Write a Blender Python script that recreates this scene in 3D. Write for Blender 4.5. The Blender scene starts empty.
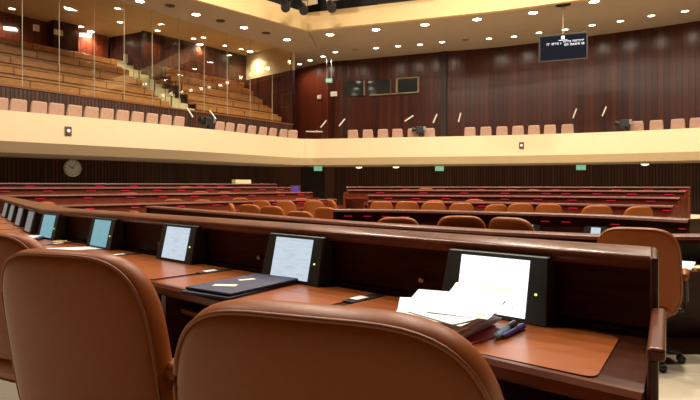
import bpy, math, random
from mathutils import Vector
random.seed(7)
SC = bpy.context.scene
COL = SC.collection
F, HZ, ZC = 550.0, 186.0, 1.22          # focal length in pixels, horizon row, eye height

def at(px, Y):
    return ((px - 350.0) / F * Y, Y)

def up(py, Y):
    return ZC + (HZ - py) / F * Y

# ------------------------------------------------------------------ materials
MATS = {}
def principled(name):
    m = bpy.data.materials.new(name); m.use_nodes = True
    nt = m.node_tree; b = nt.nodes['Principled BSDF']
    MATS[name] = m
    return m, nt, b

def plain(name, col, rough=0.5, metal=0.0, noise=0.0, scale=20.0, coat=0.0, bump=0.0, spec=0.5):
    m, nt, b = principled(name)
    b.inputs['Base Color'].default_value = (*col, 1); b.inputs['Roughness'].default_value = rough
    b.inputs['Metallic'].default_value = metal; b.inputs['Specular IOR Level'].default_value = spec
    b.inputs['Coat Weight'].default_value = coat; b.inputs['Coat Roughness'].default_value = 0.12
    if noise or bump:
        tc = nt.nodes.new('ShaderNodeTexCoord'); n = nt.nodes.new('ShaderNodeTexNoise')
        n.inputs['Scale'].default_value = scale; n.inputs['Detail'].default_value = 5
        nt.links.new(tc.outputs['Object'], n.inputs['Vector'])
        if noise:
            mx = nt.nodes.new('ShaderNodeMix'); mx.data_type = 'RGBA'
            mx.inputs['A'].default_value = (*[c * (1 - noise) for c in col], 1)
            mx.inputs['B'].default_value = (*[min(1, c * (1 + noise)) for c in col], 1)
            nt.links.new(n.outputs['Fac'], mx.inputs['Factor'])
            nt.links.new(mx.outputs['Result'], b.inputs['Base Color'])
        if bump:
            bp = nt.nodes.new('ShaderNodeBump'); bp.inputs['Strength'].default_value = bump
            bp.inputs['Distance'].default_value = 0.004
            nt.links.new(n.outputs['Fac'], bp.inputs['Height']); nt.links.new(bp.outputs['Normal'], b.inputs['Normal'])
    return m

def wood_planks(name, dark, light, plank, rough=0.35, groove=0.08, rib=False, coat=0.0, spec=0.3):
    """vertical boards: UV.x runs along the wall in metres, UV.y is the height"""
    m, nt, b = principled(name); N = nt.nodes; L = nt.links
    uv = N.new('ShaderNodeUVMap'); sp = N.new('ShaderNodeSeparateXYZ'); L.new(uv.outputs['UV'], sp.inputs[0])
    dv = N.new('ShaderNodeMath'); dv.operation = 'DIVIDE'; dv.inputs[1].default_value = plank; L.new(sp.outputs['X'], dv.inputs[0])
    fl = N.new('ShaderNodeMath'); fl.operation = 'FLOOR'; L.new(dv.outputs[0], fl.inputs[0])
    fr = N.new('ShaderNodeMath'); fr.operation = 'FRACT'; L.new(dv.outputs[0], fr.inputs[0])
    wn = N.new('ShaderNodeTexWhiteNoise'); wn.noise_dimensions = '1D'; L.new(fl.outputs[0], wn.inputs['W'])
    mp = N.new('ShaderNodeMapping'); mp.inputs['Scale'].default_value = (14, 0.6, 1); L.new(uv.outputs['UV'], mp.inputs['Vector'])
    ns = N.new('ShaderNodeTexNoise'); ns.inputs['Scale'].default_value = 2.0; ns.inputs['Detail'].default_value = 6
    L.new(mp.outputs[0], ns.inputs['Vector'])
    ad = N.new('ShaderNodeMath'); ad.operation = 'MULTIPLY_ADD'; ad.inputs[1].default_value = 0.55
    L.new(wn.outputs['Value'], ad.inputs[0])
    hf = N.new('ShaderNodeMath'); hf.operation = 'MULTIPLY'; hf.inputs[1].default_value = 0.5; L.new(ns.outputs['Fac'], hf.inputs[0])
    L.new(hf.outputs[0], ad.inputs[2])
    mx = N.new('ShaderNodeMix'); mx.data_type = 'RGBA'
    mx.inputs['A'].default_value = (*dark, 1); mx.inputs['B'].default_value = (*light, 1)
    L.new(ad.outputs[0], mx.inputs['Factor'])
    cmp = N.new('ShaderNodeMath'); cmp.operation = 'GREATER_THAN'; cmp.inputs[1].default_value = groove; L.new(fr.outputs[0], cmp.inputs[0])
    mg = N.new('ShaderNodeMix'); mg.data_type = 'RGBA'
    mg.inputs['A'].default_value = (*[c * 0.35 for c in dark], 1)
    L.new(cmp.outputs[0], mg.inputs['Factor']); L.new(mx.outputs['Result'], mg.inputs['B'])
    L.new(mg.outputs['Result'], b.inputs['Base Color'])
    bp = N.new('ShaderNodeBump'); bp.inputs['Distance'].default_value = 0.03 if rib else 0.006; bp.inputs['Strength'].default_value = 0.6 if rib else 0.4
    L.new(cmp.outputs[0], bp.inputs['Height']); L.new(bp.outputs['Normal'], b.inputs['Normal'])
    b.inputs['Roughness'].default_value = rough; b.inputs['Coat Weight'].default_value = coat; b.inputs['Coat Roughness'].default_value = 0.2
    b.inputs['Specular IOR Level'].default_value = spec
    return m

def wood_grain(name, dark, light, rough=0.3, scale=(3, 3, 30), coat=0.05, spec=0.3):
    m, nt, b = principled(name); N = nt.nodes; L = nt.links
    tc = N.new('ShaderNodeTexCoord'); mp = N.new('ShaderNodeMapping'); mp.inputs['Scale'].default_value = scale
    L.new(tc.outputs['Object'], mp.inputs['Vector'])
    ns = N.new('ShaderNodeTexNoise'); ns.inputs['Scale'].default_value = 1.5; ns.inputs['Detail'].default_value = 8; ns.inputs['Distortion'].default_value = 0.6
    L.new(mp.outputs[0], ns.inputs['Vector'])
    cr = N.new('ShaderNodeValToRGB')
    cr.color_ramp.elements[0].position = 0.3; cr.color_ramp.elements[0].color = (*dark, 1)
    cr.color_ramp.elements[1].position = 0.72; cr.color_ramp.elements[1].color = (*light, 1)
    L.new(ns.outputs['Fac'], cr.inputs[0]); L.new(cr.outputs[0], b.inputs['Base Color'])
    b.inputs['Roughness'].default_value = rough; b.inputs['Coat Weight'].default_value = coat; b.inputs['Coat Roughness'].default_value = 0.15
    b.inputs['Specular IOR Level'].default_value = spec
    return m

def emit(name, col, strength):
    m, nt, b = principled(name)
    b.inputs['Base Color'].default_value = (*[c * 0.5 for c in col], 1)
    b.inputs['Emission Color'].default_value = (*col, 1); b.inputs['Emission Strength'].default_value = strength
    b.inputs['Roughness'].default_value = 0.3
    return m

def screen_mat(name, col, line, strength):
    """a lit screen page with faint rows of print"""
    m, nt, b = principled(name); N = nt.nodes; L = nt.links
    uv = N.new('ShaderNodeUVMap'); mp = N.new('ShaderNodeMapping'); mp.inputs['Scale'].default_value = (3, 26, 1)
    L.new(uv.outputs['UV'], mp.inputs['Vector'])
    ns = N.new('ShaderNodeTexNoise'); ns.inputs['Scale'].default_value = 1.0; ns.inputs['Detail'].default_value = 2; L.new(mp.outputs[0], ns.inputs['Vector'])
    cr = N.new('ShaderNodeValToRGB')
    cr.color_ramp.elements[0].position = 0.34; cr.color_ramp.elements[0].color = (*line, 1)
    cr.color_ramp.elements[1].position = 0.5; cr.color_ramp.elements[1].color = (*col, 1)
    L.new(ns.outputs['Fac'], cr.inputs[0]); L.new(cr.outputs[0], b.inputs['Emission Color'])
    b.inputs['Base Color'].default_value = (0.02, 0.02, 0.02, 1); b.inputs['Emission Strength'].default_value = strength; b.inputs['Roughness'].default_value = 0.25
    return m

def thin_glass(name):
    m = bpy.data.materials.new(name); m.use_nodes = True; nt = m.node_tree; nt.nodes.clear(); MATS[name] = m
    o = nt.nodes.new('ShaderNodeOutputMaterial'); mx = nt.nodes.new('ShaderNodeMixShader')
    t = nt.nodes.new('ShaderNodeBsdfTransparent'); t.inputs[0].default_value = (0.95, 0.96, 0.92, 1)
    g = nt.nodes.new('ShaderNodeBsdfGlossy'); g.inputs['Roughness'].default_value = 0.02
    lw = nt.nodes.new('ShaderNodeLayerWeight'); lw.inputs['Blend'].default_value = 0.5
    pw = nt.nodes.new('ShaderNodeMath'); pw.operation = 'POWER'; pw.inputs[1].default_value = 5.0; nt.links.new(lw.outputs['Facing'], pw.inputs[0])
    f = nt.nodes.new('ShaderNodeMath'); f.operation = 'MULTIPLY_ADD'; f.inputs[1].default_value = 0.95; f.inputs[2].default_value = 0.04; nt.links.new(pw.outputs[0], f.inputs[0])
    for a, bb in ((f.outputs[0], mx.inputs[0]), (t.outputs[0], mx.inputs[1]), (g.outputs[0], mx.inputs[2]), (mx.outputs[0], o.inputs[0])):
        nt.links.new(a, bb)
    return m

WALL = wood_planks('wall_wood', (0.020, 0.0055, 0.0035), (0.090, 0.021, 0.010), 0.24, rough=0.27, groove=0.05, coat=0.0, spec=0.4)
LITWALL = wood_planks('lit_wall_wood', (0.10, 0.016, 0.008), (0.20, 0.04, 0.016), 0.3, rough=0.36)  # redder, lighter wall wood: the light on the return wall put into colour
SLATS = wood_planks('slatted_wall_wood', (0.030, 0.011, 0.006), (0.105, 0.037, 0.018), 0.13, rough=0.5, groove=0.3, rib=True)
DESK = wood_grain('dark_desk_wood', (0.034, 0.009, 0.004), (0.075, 0.021, 0.009), rough=0.28, coat=0.0, spec=0.2)
LEDGE = wood_grain('ledge_wood', (0.085, 0.020, 0.008), (0.15, 0.040, 0.014), rough=0.3, spec=0.2)
MAHOG = wood_grain('mahogany', (0.10, 0.016, 0.007), (0.17, 0.034, 0.013), rough=0.3, scale=(4, 4, 12))
ROWLEDGE = wood_grain('row_ledge_wood', (0.09, 0.024, 0.012), (0.15, 0.042, 0.02), rough=0.42, coat=0.05)
BLOT = wood_grain('writing_pad', (0.29, 0.074, 0.017), (0.38, 0.105, 0.026), rough=0.3, scale=(2, 6, 6), coat=0.15)
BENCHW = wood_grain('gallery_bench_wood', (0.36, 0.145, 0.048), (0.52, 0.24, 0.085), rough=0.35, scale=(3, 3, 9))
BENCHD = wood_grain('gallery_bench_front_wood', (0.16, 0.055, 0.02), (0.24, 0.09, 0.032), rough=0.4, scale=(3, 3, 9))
LEATHER = plain('tan_leather', (0.235, 0.058, 0.009), rough=0.42, noise=0.12, scale=60, bump=0.06, spec=0.2)
PIPING = plain('tan_piping', (0.20, 0.050, 0.008), rough=0.5, noise=0.1, scale=80)
PINK = plain('dusty_pink_upholstery', (0.47, 0.29, 0.205), rough=0.7, noise=0.3, scale=9)
CREAM = plain('cream_plaster', (0.72, 0.555, 0.34), rough=0.7, noise=0.03, scale=3)
CEIL = plain('ceiling_plaster', (0.45, 0.35, 0.26), rough=0.8, noise=0.03, scale=2)
CEILG = plain('gallery_ceiling_plaster', (0.60, 0.46, 0.25), rough=0.8, noise=0.03, scale=2)
FASC = plain('fascia_plaster', (0.76, 0.53, 0.25), rough=0.7, noise=0.03, scale=2)
FLOOR = plain('beige_carpet', (0.52, 0.44, 0.32), rough=0.9, noise=0.12, scale=40)
TREAD = plain('pale_stair_carpet', (0.62, 0.55, 0.36), rough=0.85, noise=0.1, scale=20)
BLACK = plain('black_plastic', (0.012, 0.012, 0.013), rough=0.4, noise=0.2, scale=30)
VOID = plain('black_void_paint', (0.012, 0.010, 0.010), rough=0.9, noise=0.2, scale=4)
BROWNDK = plain('dark_brown_strip', (0.022, 0.012, 0.008), rough=0.6, noise=0.2, scale=8)
BEZEL = plain('charcoal_plastic', (0.036, 0.039, 0.038), rough=0.5, noise=0.1, scale=50)
METAL = plain('brushed_metal', (0.55, 0.53, 0.50), rough=0.3, metal=1.0, noise=0.1, scale=60)
BRASS = plain('brass', (0.6, 0.42, 0.16), rough=0.3, metal=1.0, noise=0.1, scale=60)
CHROME = plain('chrome_post', (0.7, 0.66, 0.58), rough=0.25, metal=1.0, noise=0.05, scale=60)
MULL = plain('glass_edge_strip', (0.42, 0.38, 0.28), rough=0.5, noise=0.1, scale=40)
BOOTHF = plain('booth_frame_paint', (0.30, 0.22, 0.12), rough=0.5, noise=0.1, scale=40)
DARKMETAL = plain('dark_metal', (0.03, 0.03, 0.032), rough=0.4, metal=0.6, noise=0.1, scale=40)
PAPER = plain('white_paper', (0.84, 0.85, 0.88), rough=0.7, noise=0.02, scale=15)
CARD = plain('pale_card', (0.75, 0.70, 0.58), rough=0.7, noise=0.04, scale=15)
NAVY = plain('navy_leatherette', (0.026, 0.025, 0.070), rough=0.55, noise=0.15, scale=90, bump=0.1, spec=0.3)
TAN = plain('manila_envelope', (0.62, 0.40, 0.15), rough=0.7, noise=0.06, scale=20)
RED = plain('red_card', (0.6, 0.05, 0.03), rough=0.6, noise=0.06, scale=20)
BLUE = plain('pale_blue_plastic', (0.30, 0.48, 0.72), rough=0.35, noise=0.06, scale=20)
PURPLE = plain('purple_plastic', (0.10, 0.05, 0.28), rough=0.35, noise=0.06, scale=20)
CLOCKW = plain('clock_face_white', (0.84, 0.88, 0.92), rough=0.5, noise=0.03, scale=20)
YELLOW = plain('pale_yellow_card', (0.70, 0.60, 0.34), rough=0.7, noise=0.04, scale=10)
BROWNPL = plain('brown_plate', (0.10, 0.05, 0.03), rough=0.4, noise=0.1, scale=20)
GLASS = thin_glass('thin_clear_glass')
LAMPW = emit('lit_lamp', (1.0, 0.93, 0.80), 40.0)
LAMPS = emit('lit_small_lamp', (1.0, 0.88, 0.68), 12.0)
LAMPD = emit('dim_dome_lamp', (1.0, 0.86, 0.66), 1.6)
LAMPOFF = plain('unlit_lamp', (0.30, 0.22, 0.14), rough=0.4, noise=0.1, scale=30)
LED = emit('red_display', (1.0, 0.03, 0.10), 0.33)
GREEN = emit('green_sign', (0.22, 0.66, 0.42), 0.75)
GREENDOT = emit('green_indicator', (0.6, 1.0, 0.2), 2.0)
GLYPH = emit('white_screen_marks', (0.75, 0.82, 0.95), 0.9)
SCR_W = screen_mat('white_page', (1.0, 1.0, 0.98), (0.85, 0.95, 0.88), 1.8)
SCR_P = screen_mat('pale_page', (0.74, 0.86, 0.97), (0.62, 0.73, 0.86), 0.95)
SCR_C = screen_mat('cyan_page', (0.36, 0.78, 0.90), (0.33, 0.70, 0.82), 0.62)
SCR_E = screen_mat('grey_page', (0.62, 0.64, 0.64), (0.50, 0.52, 0.52), 0.42)
SCR_OFF = plain('dark_screen', (0.05, 0.055, 0.055), rough=0.2, noise=0.1, scale=10)
BOARD = emit('navy_screen', (0.006, 0.007, 0.014), 0.8)
b_ = BOARD.node_tree.nodes['Principled BSDF']; b_.inputs['Roughness'].default_value = 0.7; b_.inputs['Specular IOR Level'].default_value = 0.04
BOOTH = plain('dark_booth_glass', (0.02, 0.025, 0.025), rough=0.08, noise=0.1, scale=4)

# ------------------------------------------------------------------ mesh builder
class MB:
    def __init__(s): s.v, s.f, s.uv = [], [], {}
    def add(s, vs, fs, uvs=None):
        b = len(s.v); s.v += [tuple(v) for v in vs]
        for i, f in enumerate(fs):
            if uvs: s.uv[len(s.f)] = uvs[i]
            s.f.append(tuple(b + k for k in f))
        return s
    def box(s, lo, hi, rz=0.0, c=(0, 0, 0)):
        vs = [(x, y, z) for z in (lo[2], hi[2]) for y in (lo[1], hi[1]) for x in (lo[0], hi[0])]
        ca, sa = math.cos(rz), math.sin(rz)
        vs = [(c[0] + x * ca - y * sa, c[1] + x * sa + y * ca, c[2] + z) for x, y, z in vs]
        return s.add(vs, [(0, 2, 3, 1), (4, 5, 7, 6), (0, 1, 5, 4), (1, 3, 7, 5), (3, 2, 6, 7), (2, 0, 4, 6)])
    def prism(s, poly, z0, z1):
        n = len(poly); vs = [(x, y, z0) for x, y in poly] + [(x, y, z1) for x, y in poly]
        fs = [tuple(range(n))[::-1], tuple(range(n, 2 * n))] + [(i, (i + 1) % n, n + (i + 1) % n, n + i) for i in range(n)]
        return s.add(vs, fs)
    def tube(s, pts, r, n=10, closed=False, r2=None):
        pts = [Vector(p) for p in pts]; m = len(pts); vs, fs = [], []
        for i, p in enumerate(pts):
            a = pts[(i - 1) % m] if closed or i else p; b = pts[(i + 1) % m] if closed or i < m - 1 else p
            t = (b - a).normalized(); u = t.orthogonal().normalized()
            ref = Vector((0, 0, 1)) if abs(t.z) < 0.95 else Vector((1, 0, 0))
            u = t.cross(ref).normalized(); w = u.cross(t)
            rr = r if r2 is None else r + (r2 - r) * i / max(1, m - 1)
            vs += [tuple(p + (u * math.cos(k * 2 * math.pi / n) + w * math.sin(k * 2 * math.pi / n)) * rr) for k in range(n)]
        for i in range(m if closed else m - 1):
            j = (i + 1) % m
            fs += [(i * n + k, i * n + (k + 1) % n, j * n + (k + 1) % n, j * n + k) for k in range(n)]
        if not closed: fs += [tuple(range(n))[::-1], tuple(range((m - 1) * n, m * n))]
        return s.add(vs, fs)
    def lathe(s, prof, c=(0, 0, 0), n=20, axis=None):
        """prof [(r, h)]; axis: unit vector the height runs along (default z)"""
        ax = Vector(axis or (0, 0, 1)).normalized(); u = ax.orthogonal().normalized(); w = ax.cross(u); c = Vector(c)
        vs, fs = [], []
        for r, h in prof:
            vs += [tuple(c + ax * h + (u * math.cos(k * 2 * math.pi / n) + w * math.sin(k * 2 * math.pi / n)) * r) for k in range(n)]
        m = len(prof)
        for i in range(m - 1):
            fs += [(i * n + k, i * n + (k + 1) % n, (i + 1) * n + (k + 1) % n, (i + 1) * n + k) for k in range(n)]
        fs += [tuple(range(n))[::-1], tuple(range((m - 1) * n, m * n))]
        return s.add(vs, fs)
    def sweep(s, prof, path, caps=True):
        """closed profile [(offset to the right of travel, z)] carried along a 2D path with mitred corners; UV = metres along, height"""
        P = [Vector((p[0], p[1])) for p in path]; m = len(P); n = len(prof); rings = []; lens = [0.0]
        for i in range(1, m): lens.append(lens[-1] + (P[i] - P[i - 1]).length)
        for i in range(m):
            ds = []
            if i: ds.append((P[i] - P[i - 1]).normalized())
            if i < m - 1: ds.append((P[i + 1] - P[i]).normalized())
            ns = [Vector((d.y, -d.x)) for d in ds]
            nn = ns[0] if len(ns) == 1 else (ns[0] + ns[1]) / (1 + ns[0].dot(ns[1]))
            rings.append([(P[i].x + nn.x * o, P[i].y + nn.y * o, z) for o, z in prof])
        vs = [v for r in rings for v in r]; fs, uvs = [], []
        per = [0.0]
        for k in range(n): per.append(per[-1] + math.dist(prof[k], prof[(k + 1) % n]))
        for i in range(m - 1):
            for k in range(n):
                j = (k + 1) % n
                fs.append((i * n + k, (i + 1) * n + k, (i + 1) * n + j, i * n + j))
                za, zb = prof[k][1], prof[j][1]
                if abs(za - zb) < 1e-4: za, zb = per[k], per[k + 1]
                uvs.append([(lens[i], za), (lens[i + 1], za), (lens[i + 1], zb), (lens[i], zb)])
        if caps:
            fs += [tuple(range(n)), tuple(range((m - 1) * n, m * n))[::-1]]; uvs += [[(0, 0)] * n, [(0, 0)] * n]
        return s.add(vs, fs, uvs)

def obj(name, mb, mat, parent=None, smooth=False, bevel=0.0, seg=2, sub=0):
    off = Vector((0, 0, 0))
    if parent is not None:
        p = parent
        while p is not None: off += Vector(p.location); p = p.parent
    me = bpy.data.meshes.new(name)
    me.from_pydata([tuple(Vector(v) - off) for v in mb.v], [], mb.f)
    ul = me.uv_layers.new(name='UVMap')
    if mb.uv:
        for i, uvs in mb.uv.items():
            for li, uvv in zip(me.polygons[i].loop_indices, uvs): ul.data[li].uv = uvv
    me.validate()
    me.materials.append(mat)
    import bmesh
    bm = bmesh.new(); bm.from_mesh(me); bmesh.ops.recalc_face_normals(bm, faces=bm.faces); bm.to_mesh(me); bm.free()
    o = bpy.data.objects.new(name, me); COL.objects.link(o); o.parent = parent
    if smooth:
        for p in me.polygons: p.use_smooth = True
    if bevel:
        b = o.modifiers.new('bevel', 'BEVEL'); b.width = bevel; b.segments = seg; b.limit_method = 'ANGLE'; b.angle_limit = 0.6
        for p in me.polygons: p.use_smooth = True
        b.harden_normals = True
    if sub:
        q = o.modifiers.new('sub', 'SUBSURF'); q.levels = sub; q.render_levels = sub
    return o

def struct(name, mb, mat, **k):
    o = obj(name, mb, mat, **k); o['kind'] = 'structure'; return o

def tag(o, label, cat, group=None):
    o['label'] = label; o['category'] = cat
    if group: o['group'] = group
    return o

def thing(name, label, cat, loc=(0, 0, 0), rz=0.0, group=None):
    o = bpy.data.objects.new(name, None); COL.objects.link(o); o.empty_display_size = 0.1
    o.location = loc; o.rotation_euler = (0, 0, rz)
    return tag(o, label, cat, group)

KIDS = {}
def dup(root, loc, rz, label, group=None, skip=()):
    r = root.copy(); COL.objects.link(r); r.location = loc; r.rotation_euler = (0, 0, rz); r['label'] = label
    if group: r['group'] = group
    for ch in root.children:
        if ch.name.split('.')[0] in skip: continue
        c = ch.copy(); COL.objects.link(c); c.parent = r
        for g in ch.children:
            if g.name.split('.')[0] in skip: continue
            d = g.copy(); COL.objects.link(d); d.parent = c
    return r

def offset_path(path, o):
    P = [Vector(p) for p in path]; out = []
    for i in range(len(P)):
        ds = []
        if i: ds.append((P[i] - P[i - 1]).normalized())
        if i < len(P) - 1: ds.append((P[i + 1] - P[i]).normalized())
        ns = [Vector((d.y, -d.x)) for d in ds]
        nn = ns[0] if len(ns) == 1 else (ns[0] + ns[1]) / (1 + ns[0].dot(ns[1]))
        out.append((P[i].x + nn.x * o, P[i].y + nn.y * o))
    return out

def smooth_path(pts, n=6):
    """Catmull-Rom through 2D points"""
    P = [Vector(p) for p in pts]; out = []
    for i in range(len(P) - 1):
        a = P[max(0, i - 1)]; b = P[i]; c = P[i + 1]; d = P[min(len(P) - 1, i + 2)]
        for k in range(n):
            t = k / n
            q = 0.5 * ((2 * b) + (c - a) * t + (2 * a - 5 * b + 4 * c - d) * t * t + (3 * b - a - 3 * c + d) * t ** 3)
            out.append((q.x, q.y))
    out.append((P[-1].x, P[-1].y))
    return out

ORD = ['first', 'second', 'third', 'fourth', 'fifth', 'sixth', 'seventh', 'eighth', 'ninth', 'tenth', 'eleventh', 'twelfth',
       'thirteenth', 'fourteenth', 'fifteenth', 'sixteenth', 'seventeenth', 'eighteenth', 'nineteenth', 'twentieth']

# ------------------------------------------------------------------ camera
cam = bpy.data.cameras.new('camera'); co = bpy.data.objects.new('camera', cam); COL.objects.link(co)
co.location = (0, 0, ZC); co.rotation_euler = (math.pi / 2, 0, 0)
cam.sensor_width = 36; cam.lens = F / 700 * 36; cam.shift_y = -(200 - HZ) / 700.0 * 1.0
cam.shift_y = (HZ - 200) / 700.0
cam.clip_start = 0.05; cam.clip_end = 200
SC.camera = co

# ------------------------------------------------------------------ the hall shell
FLZ, NEARZ = -0.27, -0.06
struct('floor', MB().box((-22, -12, FLZ - 0.3), (24, 38, FLZ)), FLOOR)
EAX = (0.74, -0.672); NAX = (0.672, 0.74); P0 = (0.483, 1.88)
def dl(x, o): return (P0[0] + EAX[0] * x + NAX[0] * o, P0[1] + EAX[1] * x + NAX[1] * o)
struct('floor_platform', MB().prism([(1.62, 1.5), (-2.38, 5.25), (-7.5, 12.0), (-16.0, 12.0), (-16, -10), (1.62, -10)], FLZ, NEARZ), FLOOR)

struct('floor_aisle', MB().prism([(1.62, -6), (4.2, -6), (4.2, 5.7), (2.0, 5.7), (0.9, 3.0), (1.62, 2.0)], FLZ, -0.17), FLOOR)
FACE = smooth_path([(-17.5, 8.0), (-13.9, 12.1), (-10.2, 16.0), (-6.3, 20.4), (-2.9, 25.2), (-1.9, 25.9), (-0.9, 25.8), (2.28, 25.1), (6.6, 24.1), (10.4, 22.7), (13.4, 20.9), (17.5, 17.6)], 5)
ZTOP, ZBOT = 3.44, 2.54
# the balcony front: parapet, slanted soffit, deck (outward is the left of travel, so offsets are negative)
struct('wall_parapet', MB().sweep([(-0.25, 2.22), (0, ZBOT), (0, ZTOP), (-0.22, ZTOP), (-0.22, 2.9), (-0.40, 2.22)], FACE), CREAM)
struct('ceiling_soffit', MB().sweep([(-0.3, 2.225), (-3.6, 2.225), (-3.6, 2.4), (-0.3, 2.4)], FACE), CEIL)
struct('floor_balcony', MB().sweep([(-0.2, 2.8), (-5.4, 2.8), (-5.4, 2.95), (-0.2, 2.95)], FACE), FLOOR)
LOW = offset_path(FACE, -3.5)
struct('wall_lower', MB().sweep([(0, -0.3), (0, 2.6), (-0.2, 2.6), (-0.2, -0.3)], LOW), SLATS)
# upper back wall
WB = smooth_path([(-4.2, 34.7), (-1.27, 31.9), (0.5, 31.2), (4.7, 29.5), (7.75, 28.4), (11.4, 26.4), (15.2, 23.9), (20.0, 20.0)], 5)
struct('wall_back', MB().sweep([(0, 2.8), (0, 9.4), (-0.2, 9.4), (-0.2, 2.8)], WB[5:]), WALL)
struct('wall_return_lit', MB().sweep([(0, 2.8), (0, 9.4), (-0.2, 9.4), (-0.2, 2.8)], WB[:6]), LITWALL)
rs = [p for p in [at(440.5, 29.40), at(446.5, 29.22)]]
struct('wall_recess_shade', MB().sweep([(0, 2.95), (0, 8.4), (-0.4, 8.4), (-0.4, 2.95)], rs), BROWNDK)  # flat dark strip for a door recess, its shade put into the colour
# glass line of the public gallery
GD = Vector((0.584, 0.812)); GN = Vector((-0.812, 0.584)); G0 = Vector((-11.2, 17.6))
def gp(t, o): p = G0 + GD * t + GN * o; return (p.x, p.y)
def gt(px):
    u = (px - 350) / F
    return (u * G0.y - G0.x) / (GD.x - u * GD.y)
struct('wall_gallery_front', MB().sweep([(0, 2.8), (0, 4.45), (-0.12, 4.45), (-0.12, 2.8)], [gp(-7, 0), gp(14.0, 0)]), SLATS)
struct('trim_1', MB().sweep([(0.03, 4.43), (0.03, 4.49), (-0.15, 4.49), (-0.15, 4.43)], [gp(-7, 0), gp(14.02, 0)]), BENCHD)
mull = [-25, 23, 60, 95, 125, 153, 180, 205, 228, 251, 273, 292]
for i in range(len(mull) - 1):
    a, b = gt(mull[i]) + 0.012, gt(mull[i + 1]) - 0.012
    w = struct('window_%d' % (i + 1), MB().sweep([(-0.05, 4.49), (-0.05, 8.32), (-0.062, 8.32), (-0.062, 4.49)], [gp(a, 0), gp(b, 0)]), GLASS)
    f = MB()
    for e in ((b + 0.012,) if i < len(mull) - 2 else (b,)):
        f.sweep([(-0.045, 4.49), (-0.045, 8.32), (-0.07, 8.32), (-0.07, 4.49)], [gp(e - 0.007, 0), gp(e + 0.007, 0)])
    obj('window_frame', f, MULL if i < len(mull) - 2 else DARKMETAL, w)
# gallery shell: back walls, pillars, ceiling, end wall
GB = [gp(-7, 6.6), gp(7.6, 6.7)]
struct('wall_gallery_back', MB().sweep([(0, 4), (0, 9), (-0.2, 9), (-0.2, 4)], GB), LITWALL)
struct('wall_gallery_side', MB().sweep([(0, 4), (0, 9), (-0.15, 9), (-0.15, 4)], [gp(7.75, 6.9), gp(8.15, 4.3)]), WALL)
struct('wall_gallery_right', MB().sweep([(0, 4), (0, 9), (-0.15, 9), (-0.15, 4)], [gp(8.0, 4.3), gp(14.6, 4.1)]), WALL)
struct('wall_gallery_end', MB().sweep([(0, 4), (0, 7.35), (-0.15, 7.35), (-0.15, 4)], [gp(14.6, 4.1), gp(14.05, 0.05)]), WALL)
struct('wall_gallery_cove', MB().sweep([(0.02, 7.35), (0.02, 8.8), (-0.17, 8.8), (-0.17, 7.35)], [gp(14.6, 4.1), gp(14.05, 0.05)]), CEILG)
pa = gp(5.2, 6.42)
struct('wall_gallery_pillar', MB().box((-0.55, -0.4, 4), (0.55, 0.4, 8.9), math.atan2(GD.y, GD.x), (pa[0], pa[1], 0)), DESK)
cg = [gp(-7, -0.1), gp(14.3, -0.1), gp(14.9, 4.3), gp(8, 7.2), gp(-7, 7.2)]
struct('ceiling_gallery', MB().prism(cg, 8.75, 8.95), CEILG)
# main ceilings
FAS = [(-15.2, 10.9), (-5.45, 21.2), (-1.95, 24.9), (6.0, 22.1), (10.5, 19.9), (20.0, 14.2)]
struct('ceiling_left', MB().prism([FAS[0], FAS[1], FAS[2], (-1.72, 28.3), gp(14.1, 0.05), gp(-7, 0.05)], 8.27, 8.6), CEIL)
struct('ceiling_back', MB().prism([FAS[2], FAS[3], FAS[4], FAS[5], (21, 19.8), *[(x, y + 0.15) for x, y in WB[::-1]], (-4.9, 34), (-3.2, 29.0), (-1.75, 27.9)], 8.4, 8.7), CEIL)
struct('trim_2', MB().sweep([(0.04, 8.25), (0.04, 9.05), (-0.35, 9.05), (-0.35, 8.30), (0.0, 8.25)], FAS), FASC)
struct('ceiling_centre', MB().box((-18, -12, 12.4), (22, 30, 12.6)), VOID)
struct('wall_upstand', MB().sweep([(-0.4, 9.0), (-0.4, 12.5), (-0.6, 12.5), (-0.6, 9.0)], FAS), VOID)
# the walls behind and beside the camera
struct('wall_rear', MB().box((-22, -12.2, -0.5), (24, -12, 12.5)), WALL)
struct('wall_left', MB().box((-22.2, -12, -0.5), (-22, 38, 12.5)), WALL)
struct('wall_right', MB().box((24, -12, -0.5), (24.2, 38, 12.5)), WALL)

# ------------------------------------------------------------------ gallery benches and stair
GRZ = math.atan2(GD.y, GD.x)
def gallery_bench(t0, t1, o, ztop, depth, label, group):
    c = gp((t0 + t1) / 2, o)
    L = t1 - t0
    base = ztop - 0.82
    r = thing('gallery_bench', label, 'bench', (c[0], c[1], base), GRZ, group)
    # local: x along the row, y outward (away from the hall)
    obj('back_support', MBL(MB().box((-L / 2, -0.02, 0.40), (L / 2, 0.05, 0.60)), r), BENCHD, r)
    m = MB().box((-L / 2, -0.06, 0.58), (L / 2, 0.06, 0.82))
    bk = obj('backrest', MBL(m, r), BENCHW, r, bevel=0.02)
    obj('seat', MBL(MB().box((-L / 2, -0.48, 0.36), (L / 2, -0.05, 0.45)), r), BENCHW, r, bevel=0.02)
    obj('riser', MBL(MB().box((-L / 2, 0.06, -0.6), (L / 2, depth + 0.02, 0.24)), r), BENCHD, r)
    k = 0; x = -L / 2 + 0.9 + random.random() * 0.6
    while x < L / 2 - 0.2:
        obj('divider', MBL(MB().box((x - 0.02, -0.075, 0.57), (x + 0.02, 0.065, 0.835)), r), BENCHD, r); x += 1.75
    return r

def MBL(mb, root):
    """vertices given in the root's own frame -> shifted so obj() lands them there"""
    q = MB(); off = Vector((0, 0, 0)); p = root
    while p is not None: off += Vector(p.location); p = p.parent
    q.v = [tuple(Vector(v) + off) for v in mb.v]; q.f = mb.f; q.uv = mb.uv
    return q

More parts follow.
